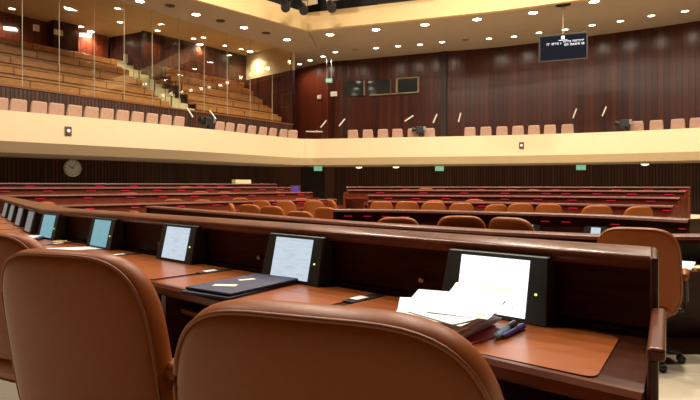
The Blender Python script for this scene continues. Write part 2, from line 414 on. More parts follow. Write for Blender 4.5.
rows5 = ['lowest', 'second lowest', 'middle', 'second highest', 'highest']
for i in range(5):
    gallery_bench(-6.8, 7.0, 0.9 + 1.0 * i, 4.87 + 0.58 * i, 0.95, '%s long wooden bench of the wide gallery block behind the glass' % rows5[i], 'wooden benches of the wide gallery block')
for i in range(5):
    gallery_bench(8.35, 13.9 - 0.1 * i, 0.75 + 0.60 * i, 4.9 + 0.5 * i, 0.55, '%s wooden bench of the short gallery block beyond the gallery stair' % rows5[i], 'wooden benches of the short gallery block')
st = MB()
for i in range(12):
    a, b = 0.3 + 0.48 * i, 0.3 + 0.48 * (i + 1)
    z = 4.15 + 0.27 * (i + 1)
    st.prism([gp(7.08, a), gp(8.28, a), gp(8.28, b), gp(7.08, b)], 3.4, z)
s_ = struct('floor_gallery_stair', st, TREAD)
for i, (t, o) in enumerate([(7.2, 1.0), (7.2, 2.2), (7.2, 3.4), (8.2, 1.6), (8.2, 2.8), (8.2, 4.0)]):
    step = math.floor((o - 0.3) / 0.48); z = 4.15 + 0.27 * (step + 1); p, q = gp(t, o), gp(t, o + 0.42)
    zz = 4.15 + 0.27 * (step + 2)
    tag(obj('stair_handrail', MB().tube([(*p, z), (*p, z + 0.95), (*q, z + 1.12), (*q, z - 0.05)], 0.03, 8), DARKMETAL),
        '%s black hoop handrail up the gallery stair, on its %s side' % (ORD[i % 3], 'wide bench block' if i < 3 else 'short bench block'), 'handrail', 'handrails of the gallery stair')

# ------------------------------------------------------------------ lamps
WARM = (1.0, 0.86, 0.66)
def spot(x, y, z, energy, size=150, col=WARM, tilt=(0, 0), rad=0.12, blend=0.8):
    l = bpy.data.lights.new('spot', 'SPOT'); l.energy = energy; l.spot_size = math.radians(size); l.spot_blend = blend; l.color = col; l.shadow_soft_size = rad
    o = bpy.data.objects.new('lamp', l); COL.objects.link(o); o.location = (x, y, z); o.rotation_euler = (tilt[0], tilt[1], 0); return o

def downlight(px, py, zc, r, mat, label, group, energy=0, size=140):
    Y = (zc - ZC) * F / (HZ - py); x, y = at(px, Y)
    d = thing('downlight', label, 'ceiling light', (x, y, zc), 0, group)
    obj('trim_ring', MBL(MB().lathe([(r * 1.35, 0.0), (r * 1.35, -0.03), (r * 1.05, -0.04), (r * 1.0, 0.0)], n=20), d), METAL if mat is LAMPOFF else CREAM, d, smooth=False)
    obj('lamp', MBL(MB().lathe([(r, -0.012), (r, -0.03), (r * 0.6, -0.045)], n=20), d), mat, d)
    if energy: spot(x, y, zc - 0.12, energy, size)
    return d
big = [(330, 34), (376, 29), (425, 24), (477, 18.7), (533, 12), (594, 1)]
for i, (px, py) in enumerate(big):
    downlight(px, py, 8.4, 0.17, LAMPW, 'bright round downlight beside the ceiling opening, %s counting from the fascia corner' % ORD[i], 'large downlights beside the ceiling opening', 150)
small = [(299.6, 63.7), (310, 59.8), (323, 56), (335.5, 51.6), (356, 49.5), (376, 47.5), (398, 45.6), (420, 44), (442, 41.5), (465.6, 39.6), (489, 38), (514, 36), (539, 32), (565, 29), (592, 24.6), (620.5, 20.4), (651.4, 15), (685, 10.5)]
for i, (px, py) in enumerate(small):
    off = i in (4, 9)
    downlight(px, py, 8.4, 0.13 if not off else 0.11, LAMPOFF if off else LAMPS, '%s small round %s downlight along the dark panelled wall, counting from the gallery glass' % (ORD[i], 'unlit' if off else 'lit'), 'small downlights along the panelled wall', 0 if off else 110, 176)
for i, (px, py) in enumerate([(140, 0.5), (196, 13.7), (244, 27), (287, 39)]):
    downlight(px, py, 8.27, 0.15, LAMPW, 'bright round downlight in the taupe ceiling before the gallery, %s nearest the fascia corner' % ORD[3 - i], 'downlights in the taupe ceiling', 150)
for i, (px, py) in enumerate([(170, 5.5), (220.5, 20.6), (266, 33)]):
    Y = (8.27 - ZC) * F / (HZ - py); x, y = at(px, Y)
    d = thing('ceiling_speaker', 'dark round speaker grille in the taupe ceiling, %s from the fascia corner' % ORD[2 - i], 'speaker', (x, y, 8.27), 0, 'speaker grilles in the taupe ceiling')
    obj('rim', MBL(MB().lathe([(0.2, 0), (0.2, -0.02), (0.17, -0.025)], n=20), d), BROWNPL, d)
    obj('grille', MBL(MB().lathe([(0.165, -0.01), (0.165, -0.03), (0.1, -0.035)], n=20), d), DARKMETAL, d)
gl = [(12, 8, 0), (81, 26, 0), (91, 31, 1), (120, 21.5, 0), (139, 40, 0), (157.5, 30, 0), (193.5, 38, 0), (200, 44, 1), (225, 45, 0), (250, 51, 1)]
for i, (px, py, b) in enumerate(gl):
    downlight(px, py, 8.75, 0.15 if b else 0.12, LAMPW if b else LAMPS, '%s %s lamp on the gallery ceiling behind the glass, from the pillar end' % (ORD[i], 'bright' if b else 'small'), 'lamps on the gallery ceiling', 420 if b else 220)
for t, o in [(-5, 2.5), (-5, 5), (-1, 2.5)]:  # extra bare spots out of view, added to warm the gallery benches
    p = gp(t, o); spot(p[0], p[1], 8.6, 260, 150)

# the lighting rig over the middle of the hall: fixtures with real lamps
def rig(i, x, y, e):
    r = thing('rig_lamp', 'large square unseen lamp of the lighting rig above the hall', 'lamp', (x, y, 11.6), 0, 'rig lamps above the hall')
    obj('housing', MBL(MB().box((-0.6, -0.6, 0), (0.6, 0.6, 0.35)), r), BLACK, r, bevel=0.02)
    obj('suspension_rod', MBL(MB().tube([(0, 0, 0.35), (0, 0, 0.85)], 0.03), r), DARKMETAL, r)
    l = bpy.data.lights.new('rig', 'AREA'); l.shape = 'SQUARE'; l.size = 0.7; l.energy = e; l.color = (1.0, 0.89, 0.72)
    o = bpy.data.objects.new('rig_light', l); COL.objects.link(o); o.location = (x, y, 11.58)
k = 0
for x in (-8, -2, 4, 10):
    for y in (8.5, 13, 17.5):
        if x == -8 and y > 12: continue
        rig(k, x, y, 820); k += 1

for x in (-2.5, 3.5): rig(k, x, 4.6, 520)  # unseen pair added to brighten the near desk and its papers
# rig hardware seen above the fascia
for i, (px, py) in enumerate([(285, 5), (303, 8), (331, 5.5)]):
    Y = (22.6, 23.4, 22.9)[i]
    x, y = at(px, Y); z = up(py, Y)
    d = thing('stage_spotlight', ['black stage spotlight over the fascia beside the first cream baffle', 'black stage spotlight over the corner of the fascia', 'black stage spotlight over the fascia past the second cream baffle'][i], 'spotlight', (x, y, z), 0, 'stage spotlights over the fascia')
    obj('barrel', MBL(MB().lathe([(0.10, -0.30), (0.15, -0.26), (0.15, 0.1), (0.19, 0.16), (0.19, 0.32), (0.17, 0.32)], axis=(0.15, -0.7, -0.6), n=16), d), BLACK, d)
    obj('lens', MBL(MB().lathe([(0.165, 0.29), (0.165, 0.31)], axis=(0.15, -0.7, -0.6), n=16), d), METAL, d)
    obj('yoke', MBL(MB().tube([(-0.2, 0, 0), (-0.2, 0, 0.32), (0.2, 0, 0.32), (0.2, 0, 0)], 0.02, 6), d), DARKMETAL, d)
for i, (px0, px1, Y) in enumerate([(302, 317, 24.3), (326, 352, 23.6)]):
    a, b = at(px0, Y), at(px1, Y - 0.4)
    tag(obj('acoustic_baffle', MB().sweep([(0, 9.15), (0, 10.8), (-0.05, 10.8), (-0.05, 9.15)], [a, b]), CREAM), ['cream baffle panel above the fascia corner', 'cream baffle panel above the long back fascia'][i], 'panel')
tag(obj('rig_pipe', MB().tube([(-1.4, 23.4, 9.5), (3.6, 22.3, 9.3)], 0.05, 8), DARKMETAL), 'dark pipe of the lighting rig running over the fascia', 'pipe')
tag(obj('fascia_rail', MB().tube([at(378, 23.9) + (up(4.5, 23.9),), at(422, 23.2) + (up(0.5, 23.2),)], 0.05, 8), BROWNPL), 'brown rail lying on the long back fascia', 'rail')

# ------------------------------------------------------------------ hanging display
sx, sy = at(563, 21.5)
HS = 0.93
d = thing('hanging_display', 'dark blue information display hung from the ceiling on a thin rod', 'display', (sx, sy, up(61, 21.5)), -0.39)
obj('frame', MBL(MB().box((-0.90, -0.05, 0), (0.90, 0.09, 1.06)), d), BROWNDK, d, bevel=0.015)
scr = obj('screen', MBL(MB().box((-0.84, -0.06, 0.06), (0.84, -0.045, 1.0)), d), BOARD, d)
g = MB()
random.seed(3)
for row, (x0, x1, z) in enumerate([(-0.60, -0.05, 0.64), (0.02, 0.74, 0.69), (0.05, 0.74, 0.57)]):
    x = x0
    while x < x1:
        w = random.choice([0.035, 0.05, 0.06]); h = random.choice([0.07, 0.08, 0.08])
        g.box((x, -0.066, z), (x + 0.012, -0.06, z + h)); g.box((x, -0.066, z + h - 0.016), (x + w, -0.06, z + h))
        if random.random() < 0.5: g.box((x + w - 0.012, -0.066, z), (x + w, -0.06, z + h))
        x += w + 0.022
        if random.random() < 0.15: x += 0.05
obj('text', MBL(g, d), GLYPH, scr)
e = MB().box((-0.06, -0.066, 0.84), (0.06, -0.06, 0.97)); e.box((-0.16, -0.066, 0.79), (0.16, -0.06, 0.81))
obj('emblem', MBL(e, d), GLYPH, scr)
obj('rod', MBL(MB().tube([(0, 0.03, 1.05), (0, 0.03, 8.4 - up(61, 21.5))], 0.024, 10), d), BOOTHF, d)
obj('ceiling_plate', MBL(MB().lathe([(0.28, 0), (0.28, -0.1), (0.15, -0.14)], (0, 0.03, 8.4 - up(61, 21.5)), 16), d), DARKMETAL, d)

# ------------------------------------------------------------------ control booth windows, wall signs
def wall_y(px):
    """depth of the upper back wall along the pixel column px"""
    u = (px - 350) / F
    for a, b in zip(WB[:-1], WB[1:]):
        fa, fb = a[0] - u * a[1], b[0] - u * b[1]
        if fa <= 0 <= fb:
            t = -fa / (fb - fa); return a[1] + t * (b[1] - a[1])
    return 28.0
for i, (p0, p1, y0, y1) in enumerate([(345, 364.5, 81, 96), (368, 391, 80, 95.5), (397, 418.5, 78, 93)]):
    Ya, Yb = wall_y(p0) - 0.04, wall_y(p1) - 0.04
    a, b = at(p0, Ya), at(p1, Yb); z1, z0 = up((y0), (Ya + Yb) / 2), up(y1, (Ya + Yb) / 2)
    w = struct('window_%d' % (20 + i), MB().sweep([(0, z0), (0, z1), (-0.03, z1), (-0.03, z0)], [a, b]), BOOTH)
    fr = MB(); A, B = Vector((*a, 0)), Vector((*b, 0)); D = (B - A).normalized(); Nn = Vector((D.y, -D.x, 0)) * 0.03
    def bar(p, q, r): fr.tube([p, q], r, 4)
    if i == 2:
        bar(A + Nn + Vector((-1.6 * D.x, -1.6 * D.y, z0)), B + Nn + Vector((0, 0, z0)), 0.04); bar(A + Nn + Vector((0, 0, z1)), B + Nn + Vector((0, 0, z1)), 0.035); bar(A + Nn + Vector((0, 0, z0)), A + Nn + Vector((0, 0, z1)), 0.06)
    bar(B + Nn + Vector((0, 0, z0)), B + Nn + Vector((0, 0, z1)), 0.05)
    obj('window_frame', fr, BOOTHF if i != 1 else BROWNPL, w)
def plate(name, px, py, w, h, Y, mat, label, cat, rz=0.0, d=0.05):
    x, y = at(px, Y); return tag(obj(name, MB().box((-w / 2, -d, -h / 2), (w / 2, 0, h / 2), rz, (x, y, up(py, Y))), mat, bevel=0.01), label, cat)
plate('wall_sign', 319.5, 97, 0.30, 0.24, wall_y(319.5) - 0.04, CARD, 'small pale sign on the lit red wall below the green lit sign', 'sign', -0.75)
plate('wall_sign', 334, 94, 0.40, 0.27, wall_y(334) - 0.03, CARD, 'small pale sign on the dark wall beside the booth windows', 'sign', -0.35)
plate('wall_sign', 125.5, 58.5, 0.22, 0.42, 27.2, CARD, 'small pale notice behind the glass at the end of the top gallery bench', 'sign', 0.9)
plate('wall_sign', 36, 28, 0.26, 0.28, 24.3, CARD, 'small square notice on the gallery wall before the dark pillar', 'sign', 0.95)
plate('wall_sign', 58, 32.5, 0.40, 0.24, 24.55, CARD, 'wide pale notice on the dark gallery pillar', 'sign', 0.95)

def exit_sign(px, py, Y, label, w=0.40, rods=0.0, rz=0.0):
    x, y = at(px, Y); z = up(py, Y)
    d = thing('exit_sign', label, 'sign', (x, y, z), rz)
    obj('sign_face', MBL(MB().box((-w / 2, -0.05, -0.11), (w / 2, 0.05, 0.11)), d), GREEN, d, bevel=0.008)
    obj('pictogram', MBL(MB().box((-w * 0.3, -0.056, -0.02), (w * 0.1, -0.05, 0.02)).add([(w * 0.1, -0.056, -0.06), (w * 0.3, -0.056, 0), (w * 0.1, -0.056, 0.06), (w * 0.1, -0.05, -0.06), (w * 0.3, -0.05, 0), (w * 0.1, -0.05, 0.06)], [(0, 1, 2), (3, 5, 4), (0, 3, 4, 1), (1, 4, 5, 2), (2, 5, 3, 0)]), d), CLOCKW, d)
    if rods:
        for s in (-1, 1): obj('rod', MBL(MB().tube([(s * w * 0.35, 0, 0.1), (s * w * 0.35, 0, rods)], 0.02, 6), d), METAL, d)
    else:
        obj('bracket', MBL(MB().box((-0.03, -0.03, 0.1), (0.03, 0.03, 0.16)), d), METAL, d)
exit_sign(318, 168.6, 26.9, 'green exit sign under the corner of the balcony')
exit_sign(439.5, 168.6, 26.2, 'green exit sign under the long back balcony, between the booth windows and the hanging display')
exit_sign(581, 167.5, 24.6, 'green exit sign under the balcony below the hanging display')
exit_sign(329, 80.5, 30.6, 'green lit sign hung on two rods before the upper wall', 0.36, 8.4 - up(80.5, 30.6))

def face_pt(px, off=0.0):
    path = offset_path(FACE, off); u = (px - 350) / F
    for a, b in zip(path[:-1], path[1:]):
        fa, fb = a[0] - u * a[1], b[0] - u * b[1]
        if fa <= 0 <= fb:
            t = -fa / (fb - fa); return (a[0] + t * (b[0] - a[0]), a[1] + t * (b[1] - a[1])), math.atan2(b[1] - a[1], b[0] - a[0])
    return path[-1], 0.0
for px, py, lab in ((68, 131, 'small square lamp plate on the cream parapet above the wall clock'), (521.5, 145.5, 'small square lamp plate on the back balcony parapet')):
    (x, y), r = face_pt(px, 0.0); z = up(py, y)
    d = thing('parapet_plate', lab, 'plate', (x, y, z), r)
    obj('back_plate', MBL(MB().box((-0.10, -0.04, -0.14), (0.10, -0.002, 0.14)), d), BROWNPL, d, bevel=0.01)
    obj('lens', MBL(MB().lathe([(0.055, 0), (0.055, 0.02), (0.03, 0.03)], (0, -0.04, 0), 14, (0, -1, 0)), d), CLOCKW, d)
for i, px in enumerate((359, 396, 645)):
    (x, y), r = face_pt(px, -0.8); z = 2.19
    d = thing('soffit_lamp', ['round lamp under the balcony nearest its corner', 'round lamp under the balcony before the middle exit sign', 'round lamp under the balcony past the last exit sign'][i], 'ceiling light', (x, y, z - 0.03))
    obj('base_ring', MBL(MB().lathe([(0.2, 0.03), (0.2, -0.03), (0.16, -0.03)], n=16), d), METAL, d)
    obj('dome', MBL(MB().lathe([(0.16, -0.02), (0.14, -0.07), (0.06, -0.1)], n=16), d), LAMPD, d)

# ------------------------------------------------------------------ wall clock
u = (72 - 350) / F
for a, b in zip(LOW[:-1], LOW[1:]):
    fa, fb = a[0] - u * a[1], b[0] - u * b[1]
    if fa <= 0 <= fb:
        t = -fa / (fb - fa); cx, cy = a[0] + t * (b[0] - a[0]), a[1] + t * (b[1] - a[1]); r = math.atan2(b[1] - a[1], b[0] - a[0])
d = thing('wall_clock', 'round white clock on the dark slatted wall under the balcony', 'clock', (cx, cy, up(168, cy)), r)
obj('rim', MBL(MB().lathe([(0.33, 0.0), (0.33, 0.06), (0.295, 0.07), (0.295, 0.02)], n=32, axis=(0, -1, 0)), d), METAL, d)
obj('dial', MBL(MB().lathe([(0.30, 0.0), (0.30, 0.045)], n=32, axis=(0, -1, 0)), d), CLOCKW, d)
h = MB()
for k in range(12):
    a = k * math.pi / 6; p = Vector((math.sin(a), 0, math.cos(a)))
    h.tube([p * 0.235 + Vector((0, -0.048, 0)), p * 0.275 + Vector((0, -0.048, 0))], 0.010, 4)
obj('hour_marks', MBL(h, d), BLACK, d)
for nm, ang, ln, rr in (('hour_hand', math.radians(-55), 0.16, 0.014), ('minute_hand', math.radians(40), 0.23, 0.010)):
    obj(nm, MBL(MB().tube([(-math.sin(ang) * 0.04, -0.052, -math.cos(ang) * 0.04), (math.sin(ang) * ln, -0.052, math.cos(ang) * ln)], rr, 6), d), BLACK, d)

# ------------------------------------------------------------------ balcony seats
def superpoly(hw, hh, n, cnt=40, low=None):
    out = []
    for k in range(cnt):
        a = 2 * math.pi * k / cnt; c, s = math.cos(a), math.sin(a); e = 2.0 / (n if s >= 0 else (low or n))
        out.append((hw * math.copysign(abs(c) ** e, c), hh * math.copysign(abs(s) ** e, s)))
    return out

def pad(outline, rings, bend=0.0, lean=0.0, zc=0.0, taper=0.0):
    """a cushion standing in the xz plane; rings [(scale, y)] from the back to the front"""
    m = MB(); n = len(outline); vs, fs = [], []
    for s, y in rings:
        for x, z in outline:
            X = x * s * (1 + taper * (z * s)); Z = z * s
            vs.append((X, y + bend * X * X - lean * Z, zc + Z))
    R = len(rings)
    for i in range(R - 1):
        fs += [(i * n + k, i * n + (k + 1) % n, (i + 1) * n + (k + 1) % n, (i + 1) * n + k) for k in range(n)]
    fs += [tuple(range(n))[::-1], tuple(range((R - 1) * n, R * n))]
    return m.add(vs, fs)

b = thing('balcony_chair', '', 'chair')
bo = [(-0.24, -0.30), (0.24, -0.30), (0.26, -0.05), (0.235, 0.26), (0.205, 0.30), (-0.205, 0.30), (-0.235, 0.26), (-0.26, -0.05)]
obj('backrest', pad(bo, [(0.9, -0.06), (1.0, -0.03), (1.0, 0.03), (0.9, 0.06)], lean=0.22, zc=0.66), PINK, b, bevel=0.012)
obj('seat', MB().box((-0.24, -0.48, 0.38), (0.24, 0.0, 0.48)), PINK, b, bevel=0.03)
obj('pedestal', MB().box((-0.06, -0.3, 0), (0.06, -0.05, 0.38)), DARKMETAL, b)
left_px = [-1, 18, 38.5, 56, 74, 91, 106.5, 122, 137, 151.5, 165.5, 178.5, 219.5, 229.5, 240.5, 251.5, 262.5, 272.5, 283, 292.5]
back_px = [353, 368, 383, 397.5, 413, 429.5, 470, 486, 502, 518, 534, 550, 567.5, 637, 656.5, 678, 697]
first = True
for k, px in enumerate(left_px):
    (x, y), r = face_pt(px, -0.85)
    if k < 12: lab, grp = 'dusty pink seat above the side balcony parapet, %s from the black camera stand' % ORD[11 - k], 'pink seats along the side balcony'
    else: lab, grp = 'dusty pink seat past the black camera stand, %s towards the balcony corner' % ORD[k - 12], 'pink seats along the side balcony'
    s = dup(b, (x, y, 2.95), r + 0.12, lab, grp)
for k, px in enumerate(back_px):
    (x, y), r = face_pt(px, -0.85)
    if k < 6: lab = 'pale pink seat behind the back parapet, %s from the balcony corner' % ORD[k]
    elif k < 13: lab = 'pale pink seat of the middle run behind the back parapet, %s under the long wall' % ORD[k - 6]
    else: lab = 'pale pink seat %s after the black camera past the hanging display' % ORD[k - 13]
    s = dup(b, (x, y, 2.95), r, lab, 'pink seats along the back balcony')
for ch in list(b.children): bpy.data.objects.remove(ch)
bpy.data.objects.remove(b)

# balcony camera stands, tilted plate stands, railing
for i, (px, side) in enumerate([(208, -1), (421, 1), (626, -1)]):
    (x, y), r = face_pt(px, -0.55)
    d = thing('video_camera', ['black video camera on the side balcony between the pink seats', 'black video camera among the pink seats of the back balcony', 'black video camera on the back balcony past the hanging display'][i], 'camera', (x, y, 2.95), r)
    obj('body', MBL(MB().box((-0.22, -0.14, 0.70), (0.14, 0.14, 1.02)), d), BLACK, d, bevel=0.03)
    obj('lens_hood', MBL(MB().lathe([(0.08, 0.0), (0.09, 0.10), (0.12, 0.2), (0.11, 0.2)], (-0.21, 0, 0.88), 14, (-1, 0, 0.1)), d), BLACK, d)
    obj('viewfinder', MBL(MB().box((0.12, -0.2, 0.82), (0.22, -0.05, 1.0)), d), METAL, d, bevel=0.01)
    for a in range(3):
        c, s = math.cos(a * 2.094 + 0.5), math.sin(a * 2.094 + 0.5)
        obj('tripod_leg', MBL(MB().tube([(0, 0, 0.74), (c * 0.26, s * 0.26, 0.0)], 0.02, 6), d), DARKMETAL, d)
stands = [(190, 112.5, -0.5, 'beside the gallery stair'), (213, 115, -0.55, 'above the side balcony camera'), (323.5, 124, 0.6, 'beside the metal railing at the balcony corner'), (342, 122.5, 0.6, 'before the first seats of the back balcony'),
          (409, 118.5, 0.9, 'behind the last seats before the back balcony camera'), (435, 118.5, 0.35, 'after the camera on the back balcony'), (459.5, 117.5, 0.2, 'before the middle run of back seats'), (574.5, 113.5, 0.3, 'after the last seat of the middle run'), (604, 111.5, 0.35, 'before the far camera of the back balcony')]
for i, (px, py, ti, lab) in enumerate(stands):
    (x, y), r = face_pt(px, -1.5 if i not in (2,) else -1.9)
    z = up(py, y)
    d = thing('plate_stand', 'slim stand with a tilted pale plate %s' % lab, 'stand', (x, y, 2.95), 0)
    h = z - 2.95
    obj('post', MBL(MB().tube([(0, 0, 0), (0, 0, h)], 0.025, 8), d), DARKMETAL, d)
    c, s = math.sin(ti), math.cos(ti)
    obj('plate', MBL(MB().tube([(-c * 0.26, -0.03, h - s * 0.22), (c * 0.26, -0.03, h + s * 0.22)], 0.032, 4), d), CARD, d)
(x, y), r = face_pt(306, -1.6); (x2, y2), r = face_pt(322.5, -1.6)
z = up(131.5, y)
d = thing('balcony_railing', 'low metal railing at the balcony corner before the lit red wall', 'railing', (x, y, 2.95))
obj('top_rail', MB().tube([(x, y, z), (x2, y2, z)], 0.04, 8), CHROME, d)
for q in ((x, y), (x2, y2)): obj('post', MB().tube([(*q, 2.95), (*q, z)], 0.03, 8), DARKMETAL, d)

# ------------------------------------------------------------------ swivel chair
def make_chair():
    r = thing('swivel_chair', '', 'chair')
    ol = superpoly(0.30, 0.36, 4.0, 64, 3.2)
    rings = [(0.30, -0.052), (0.60, -0.051), (0.82, -0.048), (0.92, -0.042), (0.965, -0.032), (0.99, -0.016), (1.0, 0.004), (0.993, 0.024), (0.975, 0.042), (0.94, 0.056), (0.86, 0.066), (0.6, 0.072), (0.3, 0.074)]
    bk = obj('backrest', pad(ol, rings, bend=0.50, lean=0.19, zc=0.72, taper=-0.10), LEATHER, r, smooth=True, sub=1)
    seam = [(x * 0.962 * (1 - 0.10 * z * 0.962), z * 0.962) for x, z in ol]
    pts = [(x, -0.034 + 0.50 * x * x - 0.19 * z, 0.72 + z) for x, z in seam]
    obj('piping', MB().tube(pts, 0.0045, 6, closed=True), PIPING, bk, smooth=True)
    obj('tilt_knob', MB().lathe([(0.0285, 0.0), (0.030, 0.016), (0.026, 0.026)], (-0.165, 0.010, 0.55), 18, (0, -1, 0)), BLACK, bk, smooth=False)
    so = superpoly(0.27, 0.26, 3.5, 40)
    sm = pad(so, [(0.6, 0.0), (0.93, 0.005), (1.0, 0.03), (1.0, 0.07), (0.95, 0.10), (0.7, 0.115), (0.3, 0.118)])
    sm.v = [(x, z + 0.24, y + 0.40) for x, y, z in sm.v]
    obj('seat', sm, LEATHER, r, smooth=True, sub=1)
    for s in (-1, 1):
        ao = MB().tube([(s * 0.30, 0.04, 0.705), (s * 0.31, 0.07, 0.72), (s * 0.31, 0.27, 0.73), (s * 0.305, 0.34, 0.715)], 0.032, 12)
        a = obj('armrest', ao, LEATHER, r, smooth=True, sub=1)
        obj('arm_support', MB().tube([(s * 0.31, 0.18, 0.70), (s * 0.315, 0.19, 0.52), (s * 0.29, 0.20, 0.44), (s * 0.16, 0.22, 0.40)], 0.018, 8), BLACK, a)
    obj('column', MB().lathe([(0.05, 0.10), (0.05, 0.24), (0.028, 0.25), (0.028, 0.36), (0.11, 0.38), (0.11, 0.40)], (0, 0.24, 0), 16), DARKMETAL, r)
    bs = MB()
    for k in range(5):
        a = k * 2 * math.pi / 5 + 0.3; c, s = math.cos(a), math.sin(a)
        bs.tube([(0, 0.24, 0.105), (c * 0.15, 0.24 + s * 0.15, 0.10), (c * 0.29, 0.24 + s * 0.29, 0.075)], 0.030, 8, r2=0.020)
    base = obj('base', bs, BLACK, r, smooth=True)
    for k in range(5):
        a = k * 2 * math.pi / 5 + 0.3; c, s = math.cos(a), math.sin(a)
        obj('caster', MB().lathe([(0.02, -0.026), (0.031, -0.020), (0.031, 0.020), (0.02, 0.026)], (c * 0.29, 0.24 + s * 0.29, 0.032), 14, (-s, c, 0)), BLACK, base)
    return r
proto = make_chair()
def R(a): return -math.radians(a)
def chair(px, Y, ang, floor, label, group, skip=(), dz=0.0):
    x, y = at(px, Y) if px is not None else (0, 0)
    return dup(proto, (x, y, floor + dz), R(ang), label, group, skip)
# near row, our own desk
dup(proto, (-0.038, 0.90, NEARZ + 0.020), R(21), 'large tan leather swivel chair seen from behind, before the navy folder', 'tan chairs at the near desk')
dup(proto, (-0.842, 1.70, NEARZ + 0.012), R(20), 'tan leather swivel chair seen from behind, before the loose white paper', 'tan chairs at the near desk')
dup(proto, (-1.58, 2.52, NEARZ), R(24), 'tan leather swivel chair cut by the photo edge, before the dark folio', 'tan chairs at the near desk')
# the aisle chair and the rows behind
chair(637, 4.20, 33, -0.17, 'tall tan swivel chair standing in the aisle at the open end of the near desk', 'tan chairs in the middle rows', dz=0.0)
FARS = ('tilt_knob', 'caster', 'piping')
mid = [(511, 6.05, 50, 0.07, 'tan chair turned sideways between the near desk and the aisle chair'), (461, 6.4, 12, 0.07, 'broad tan chair back just over the near desk ledge, before the white screen'),
       (397.5, 7.0, 10, 0.02, 'tan chair back over the near desk ledge at the end of the dark desk'), (326.5, 10.7, 35, 0.0, 'tan chair at the end of the close cluster, beside the dark desk'),
       (300, 9.8, 25, -0.03, 'low rounded tan chair in the middle of the close cluster'), (272, 10.9, 25, 0.02, 'tan chair overlapping its neighbour in the close cluster'),
       (250, 11.8, 25, 0.02, 'tan chair behind the overlapping one at the outer end of the close cluster')]
for px, Y, a, dz, lab in mid: chair(px, Y, a, FLZ, lab, 'tan chairs in the middle rows', FARS, dz)
chair(233, 13.2, 78, FLZ, 'tan chair seen edge-on beyond the outer end of the close cluster', 'tan chairs of the left benches', FARS, 0.0)
for k, (px, Y, a) in enumerate([(261.5, 15.2, 20), (285.5, 14.6, 15), (314, 15.0, 5)]):
    chair(px, Y, a, FLZ, 'tan chair behind the close cluster, %s towards the end of the front left bench' % ORD[k], 'tan chairs of the left benches', FARS, 0.02)
chair(332, 15.6, 70, FLZ, 'tan chair seen edge-on at the open end of the front left bench', 'tan chairs of the left benches', FARS, 0.02)
chair(48, 11.6, 95, FLZ, 'lone tan chair turned sideways beyond the bend of the near desk', 'tan chairs of the left benches', FARS, 0.08)

# ------------------------------------------------------------------ the near desk
RE = (0.865, 1.56)                                   # open end of the desk
BP = (-2.747, 4.81); D2 = (-0.585, 0.811)
LE = (BP[0] + D2[0] * 7, BP[1] + D2[1] * 7)
PATH = [RE, BP, LE]
DZ, LZ = 0.77, 1.02
desk = thing('bench_desk', 'long dark wooden near desk with orange writing pads and a raised console of lit screens', 'desk', (RE[0], RE[1], NEARZ))
FR = (0.635, 1.19)                                    # front corner of the flared end
top = MB(); p = offset_path(PATH, -0.47); q = offset_path(PATH, 0.12)
def wt(z0, z1):
    poly = [FR, p[1], p[2], q[2], q[1], (RE[0] + 0.08, RE[1] + 0.10)]
    top.prism([FR, p[1], q[1], (0.905, 1.645)], z0, z1); top.prism([p[1], p[2], q[2], q[1]], z0, z1)
wt(DZ - 0.04, DZ)
obj('worktop', top, DESK, desk)
obj('front_edge', MB().sweep([(-0.005, DZ - 0.045), (-0.02, DZ - 0.035), (-0.02, DZ - 0.008), (-0.008, DZ + 0.004), (0.01, DZ + 0.004), (0.01, DZ - 0.045)], [FR, p[1], p[2]]), LEDGE, desk, smooth=False)
def flare(mb, n):                                    # the open end is cut to the flare of the end panel
    for i in range(n):
        x, y, z = mb.v[i]; t = (0.549 * y - x) / (EAX[0] - 0.549 * EAX[1]); mb.v[i] = (x + EAX[0] * t, y + EAX[1] * t, z)
    return mb
obj('console_panel', flare(MB().sweep([(0.085, DZ - 0.02), (0.115, LZ - 0.04), (0.15, LZ - 0.04), (0.15, DZ - 0.02)], [RE, BP, LE]), 4), DESK, desk)
obj('modesty_panel', MB().sweep([(0.10, NEARZ), (0.10, DZ - 0.03), (0.15, DZ - 0.03), (0.15, NEARZ)], [dl(0.42, 0), BP, LE]), DESK, desk)
obj('back_panel', MB().sweep([(0.25, FLZ), (0.25, LZ - 0.045), (0.275, LZ - 0.045), (0.275, FLZ)], [dl(0.42, 0), BP, LE]), DESK, desk)
obj('console_rail', flare(MB().sweep([(0.06, DZ), (0.06, DZ + 0.018), (0.09, DZ + 0.022), (0.09, DZ)], PATH), 4), DESK, desk)
lp = [(0.048, LZ - 0.047), (0.040, LZ - 0.034), (0.040, LZ - 0.018), (0.048, LZ - 0.006), (0.064, LZ), (0.275, LZ), (0.285, LZ - 0.01), (0.285, LZ - 0.04), (0.27, LZ - 0.047)]
lm = MB().sweep(lp, [(RE[0] + 0.005, RE[1] - 0.004), BP, LE])
flare(lm, len(lp))
obj('ledge', lm, LEDGE, desk, bevel=0.004)
